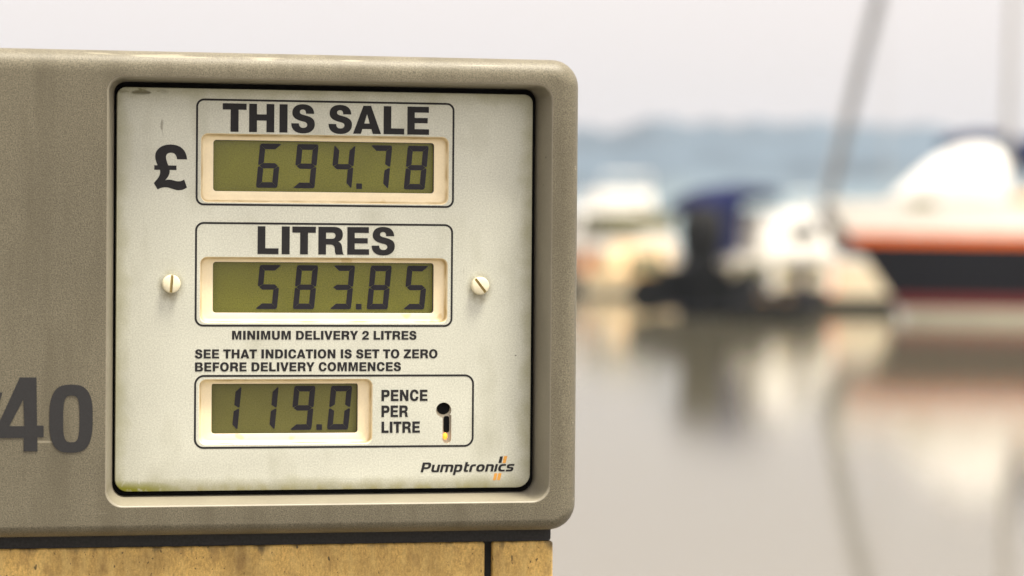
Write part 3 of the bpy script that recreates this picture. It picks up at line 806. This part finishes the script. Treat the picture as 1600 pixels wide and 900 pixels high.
def outboard(t, x, y, z, s, mat, tilt=0.0):
    ob = MB()
    def T(px, py, pz):
        c, sn = math.cos(tilt), math.sin(tilt)
        return (x + (px * c - pz * sn) * s, y + py * s, z + (px * sn + pz * c) * s)
    rings = []
    for zz, hx, hy, ox in ((.0, .16, .13, 0), (.08, .27, .2, -.02), (.32, .30, .22, -.03), (.48, .25, .19, 0), (.55, .12, .1, .02)):
        rings.append([T(ox - .1 + px, py, zz) for px, py in rrect(-hx, hx, -hy, hy, hy * .6, 5)])
    ob.loft(rings, True, True, True)
    rings = [[T(-.1 + px, py, zz) for px, py in rrect(-hx, hx, -hy, hy, hy * .6, 4)] for zz, hx, hy in ((.02, .12, .1), (-.5, .08, .05), (-.85, .12, .04))]
    ob.loft(rings, True, True, True)
    return ob.build('outboard_motor', mat, t, smooth=45)

# black inflatable with outboard
tb = thing('inflatable_dinghy', 'black inflatable dinghy with a tall black outboard motor, moored before the navy canopy', 'dinghy', (3.98, 62.6, 0), R(80)); tb.scale = (1.3, 1.3, 1.3)
tu = MB(); pts = []
for k in range(25):
    s = k / 24
    a = math.pi * s
    if s < .35: pts.append((s / .35 * 2.2, -.78, .38))
    elif s > .65: pts.append(((1 - s) / .35 * 2.2, .78, .38))
    else:
        a = -math.pi / 2 + math.pi * (s - .35) / .3
        pts.append((2.2 + .95 * math.cos(a), .78 * math.sin(a), .38 + .12 * math.cos(a)))
tu.tube(pts, .34, 14); tu.build('tube', B['black'], tb, smooth=60)
fl = MB(); fl.box(.05, 2.6, -.7, .7, .10, .24); fl.build('floor_board', B['grey'], tb)
tn = MB(); tn.box(.02, .12, -.62, .62, .2, .85); tn.build('transom', B['black'], tb)
outboard(tb, -.12, -.18, 1.0, 1.6, B['black'])
cs_ = MB(); block(cs_, .8, 1.5, .36, .24, 1.55, .08, .22); cs_.build('console', B['black'], tb, smooth=40)
se = MB(); block(se, .25, .62, .42, .24, .95); se.build('seat', B['grey'], tb, smooth=40)

# orange-striped yacht
td = thing('sailing_yacht', 'dark-hulled sailing yacht with an orange stripe and a white cover over its foredeck', 'sailboat', (16.5, 63.4, 0), R(180 + 2))
dk = hull(9.6, 7.75, 2.7, [-.4, 0, .22, .48, 1.66, 1.86, 2.56], [B['bottom'], B['pale_green'], B['red'], B['dark_hull'], B['orange'], B['bulwark']], fine=.4, parent=td, sheer=.04)
dk.build('deck', B['tan'], td)
tp = MB()
for sd in (1, -1):
    tp.tube([(.3, sd * 1.2, 2.60), (3.0, sd * 1.34, 2.60), (5.6, sd * 1.2, 2.62)], .10, 8)
tp.build('toe_rail', B['teak'], td, smooth=50)
dm = MB(); rings = []
for X, top, hw in ((8.35, .05, .25), (8.55, .25, .5), (8.9, .62, .75), (9.3, .98, .92), (9.75, 1.25, 1.0), (10.2, 1.36, 1.02), (10.6, 1.33, 1.0), (10.8, 1.15, .95), (10.86, .8, .85)):
    rings.append([(16.5 - X, hw * math.cos(math.pi * k / 14) * (1 if k not in (0, 14) else 1.0), 2.62 + top * .92 * math.sin(math.pi * k / 14) ** .75) for k in range(15)])
dm.loft(rings, True, True, True); dm.build('foredeck_cover', B['canvas'], td, smooth=50)
rc_ = MB(); rc_.tube([(16.5 - X, 0, z) for X, z in ((9.45, 3.86), (10.1, 4.02), (10.85, 4.04))], .12, 8); rc_.build('ridge_roll', B['navy'], td, smooth=60)
skt = MB(); block(skt, 16.5 - 10.86, 16.5 - 8.6, .95, 2.45, 2.68, .0, .2); skt.build('hatch_coaming', B['olive'], td, smooth=40)
mm_ = MB(); mm_.tube([(16.5 - 10.93, 0, 2.1), (16.5 - 11.05, 0, 6.9), (16.5 - 11.22, 0, 13.5)], .095, 12, r1=.075); mm_.build('mast', B['alloy'], td, smooth=60)
bo = MB(); bo.tube([(16.5 - 11.1, 0, 3.35), (16.5 - 15.6, 0, 3.45)], .07, 10); bo.build('boom', B['alloy'], td, smooth=60)
cv = MB(); cv.loft([[(16.5 - X, hw * math.cos(2 * math.pi * k / 12), zc + hh_ * math.sin(2 * math.pi * k / 12)) for k in range(12)] for X, zc, hw, hh_ in ((11.15, 3.68, .16, .36), (11.6, 3.64, .24, .36), (12.6, 3.6, .24, .30), (14.2, 3.58, .2, .24), (15.5, 3.55, .1, .12))], True, True, True)
cv.build('sail_cover', B['navy'], td, smooth=60)
ch = MB(); block(ch, 1.6, 5.3, .95, 2.44, 2.98, .1, .3); ch.build('coachroof', B['cream'], td, smooth=40)
for sd in (1, -1):
    w = MB(); w.box(2.2, 4.6, sd * .90 - .06, sd * .90 + .06, 2.66, 2.84); w.build('side_window', B['glass'], td)
for sd in (1, -1):
    st = MB()
    for xx in (1.0, 2.4, 3.8, 5.2):
        st.tube([(xx, sd * 1.22, 2.45), (xx, sd * 1.22, 3.05)], .015, 6)
    st.tube([(1.0, sd * 1.22, 3.03), (5.2, sd * 1.22, 3.03)], .02, 5)
    st.build('guard_rail', B['alloy'], td)

# white yacht with the slanting mast
te = thing('sailing_yacht', 'pale cream sailboat with a slanting mast, lying behind the bow of the orange-striped yacht', 'sailboat', (8.60, 70.6, 0), R(84))
dk = hull(7.6, 6.6, 2.7, [-.4, 0, .34, 1.15, 1.32], [B['bottom'], B['bottom'], B['cream'], B['white']], parent=te); dk.build('deck', B['tan'], te)
h = MB(); block(h, 1.6, 5.0, .8, 1.28, 2.2, .1, .6); h.build('cabin', B['tan'], te, smooth=40)
w = MB(); w.box(1.52, 1.66, -.5, .5, 1.62, 1.95); w.build('windscreen', B['glass'], te)
sh = MB(); block(sh, 1.2, 3.0, .9, 2.15, 2.75, .1, .7); sh.build('sprayhood', B['grey'], te, smooth=40)
# mast in world terms leans to the right; put it into the boat's frame
def to_local(t, wv):
    return t_mat(t).inverted() @ Vector(wv)
def t_mat(t):
    return Matrix.Translation(t.location) @ Matrix.Rotation(t.rotation_euler.z, 4, 'Z')
ms = MB(); ms.tube([to_local(te, v) for v in ((8.05, 74.2, 2.1), (9.60, 74.2, 8.5), (10.85, 74.2, 13.6))], .155, 12, r1=.14); ms.build('mast', B['spar'], te, smooth=60)

# a low black tender against the cabin boat
tt = thing('tender', 'low black tender lying against the cabin boat, between the inflatable and the cream stern', 'dinghy', (4.72, 60.8, 0), R(4))
dk = hull(1.9, 1.7, 1.0, [-.2, 0, .18, .40, .46], [B['black'], B['black'], B['black'], B['grey']], parent=tt); dk.build('floor_board', B['grey'], tt)
th = MB(); th.box(.55, .80, -.40, .40, .40, .47); th.box(1.05, 1.25, -.36, .36, .41, .48); th.build('thwart', B['teak'], tt)
def fender(t, x, y, z, mat):
    f = MB(); r_ = .11
    f.tube([(x, y, z - .32), (x, y, z - .26), (x, y, z + .22), (x, y, z + .30)], r_, 10)
    f.tube([(x, y, z + .28), (x, y * .96, z + .62)], .018, 5)
    f.build('fender', mat, t, smooth=50)
for xx, mt in ((1.2, 'white'), (2.3, 'navy'), (3.2, 'white')):
    fender(tcb, xx, -1.18, .85, B[mt])
for yy, mt in ((-.9, 'navy'), (.7, 'orange')):
    fender(te, -.16, yy, .75, B[mt])
for xx, mt in ((2.0, 'white'), (3.6, 'white'), (5.0, 'navy')):
    fender(td, xx, 1.48, 1.35, B[mt])
for xx, mt in ((.8, 'orange'), (2.4, 'navy'), (4.5, 'white')):
    fender(ta, xx, 1.62, .9, B[mt])
rg = MB()
rg.tube([to_local(te, v) for v in ((7.9, 72.0, 2.9), (9.25, 74.1, 8.0))], .02, 5); rg.build('stay', B['alloy'], te)
rg = MB(); rg.tube([to_local(te, v) for v in ((9.6, 72.6, 1.4), (9.62, 74.1, 8.4))], .02, 5); rg.build('stay', B['alloy'], te)
op = MB(); block(op, .25, 1.1, .95, 1.26, 1.75); op.build('cockpit_cover', B['grey'], te, smooth=40)
bx_ = MB(); block(bx_, 2.6, 4.6, .55, 2.18, 2.62, .1, .3); bx_.build('bundled_sail', B['beige'], te, smooth=40)

wl_ = thing('wooden_launch', 'small tan wooden launch with a dark cuddy, lying low against the pump edge', 'motor boat', (2.3, 88, 0), R(8))
dk = hull(3.6, 3.2, 1.4, [-.2, 0, .16, .62, .74], [B['bottom'], B['bottom'], B['beige'], B['teak']], parent=wl_); dk.build('deck', B['tan'], wl_)
cu = MB(); block(cu, 1.3, 2.6, .5, .70, 1.32, .05, .4); cu.build('cuddy', B['olive'], wl_, smooth=40)
wsn = MB(); wsn.loft([[(2.32, -.46, 1.0), (2.32, .46, 1.0)], [(2.18, -.42, 1.55), (2.18, .42, 1.55)]], False); wsn.build('windscreen', B['glass'], wl_)
dy = thing('rowing_dinghy', 'little white rowing dinghy moored between the canopied boat and the slanting mast', 'dinghy', (7.05, 73.5, 0), R(140))
dk = hull(2.5, 2.2, 1.15, [-.15, 0, .12, .42, .5], [B['bottom'], B['bottom'], B['white'], B['teak']], parent=dy); dk.build('floor_board', B['tan'], dy)
tw = MB(); tw.box(.7, .92, -.45, .45, .40, .46); tw.box(1.4, 1.6, -.42, .42, .40, .46); tw.build('thwart', B['teak'], dy)
outboard(dy, -.05, 0, .62, .8, B['grey'])
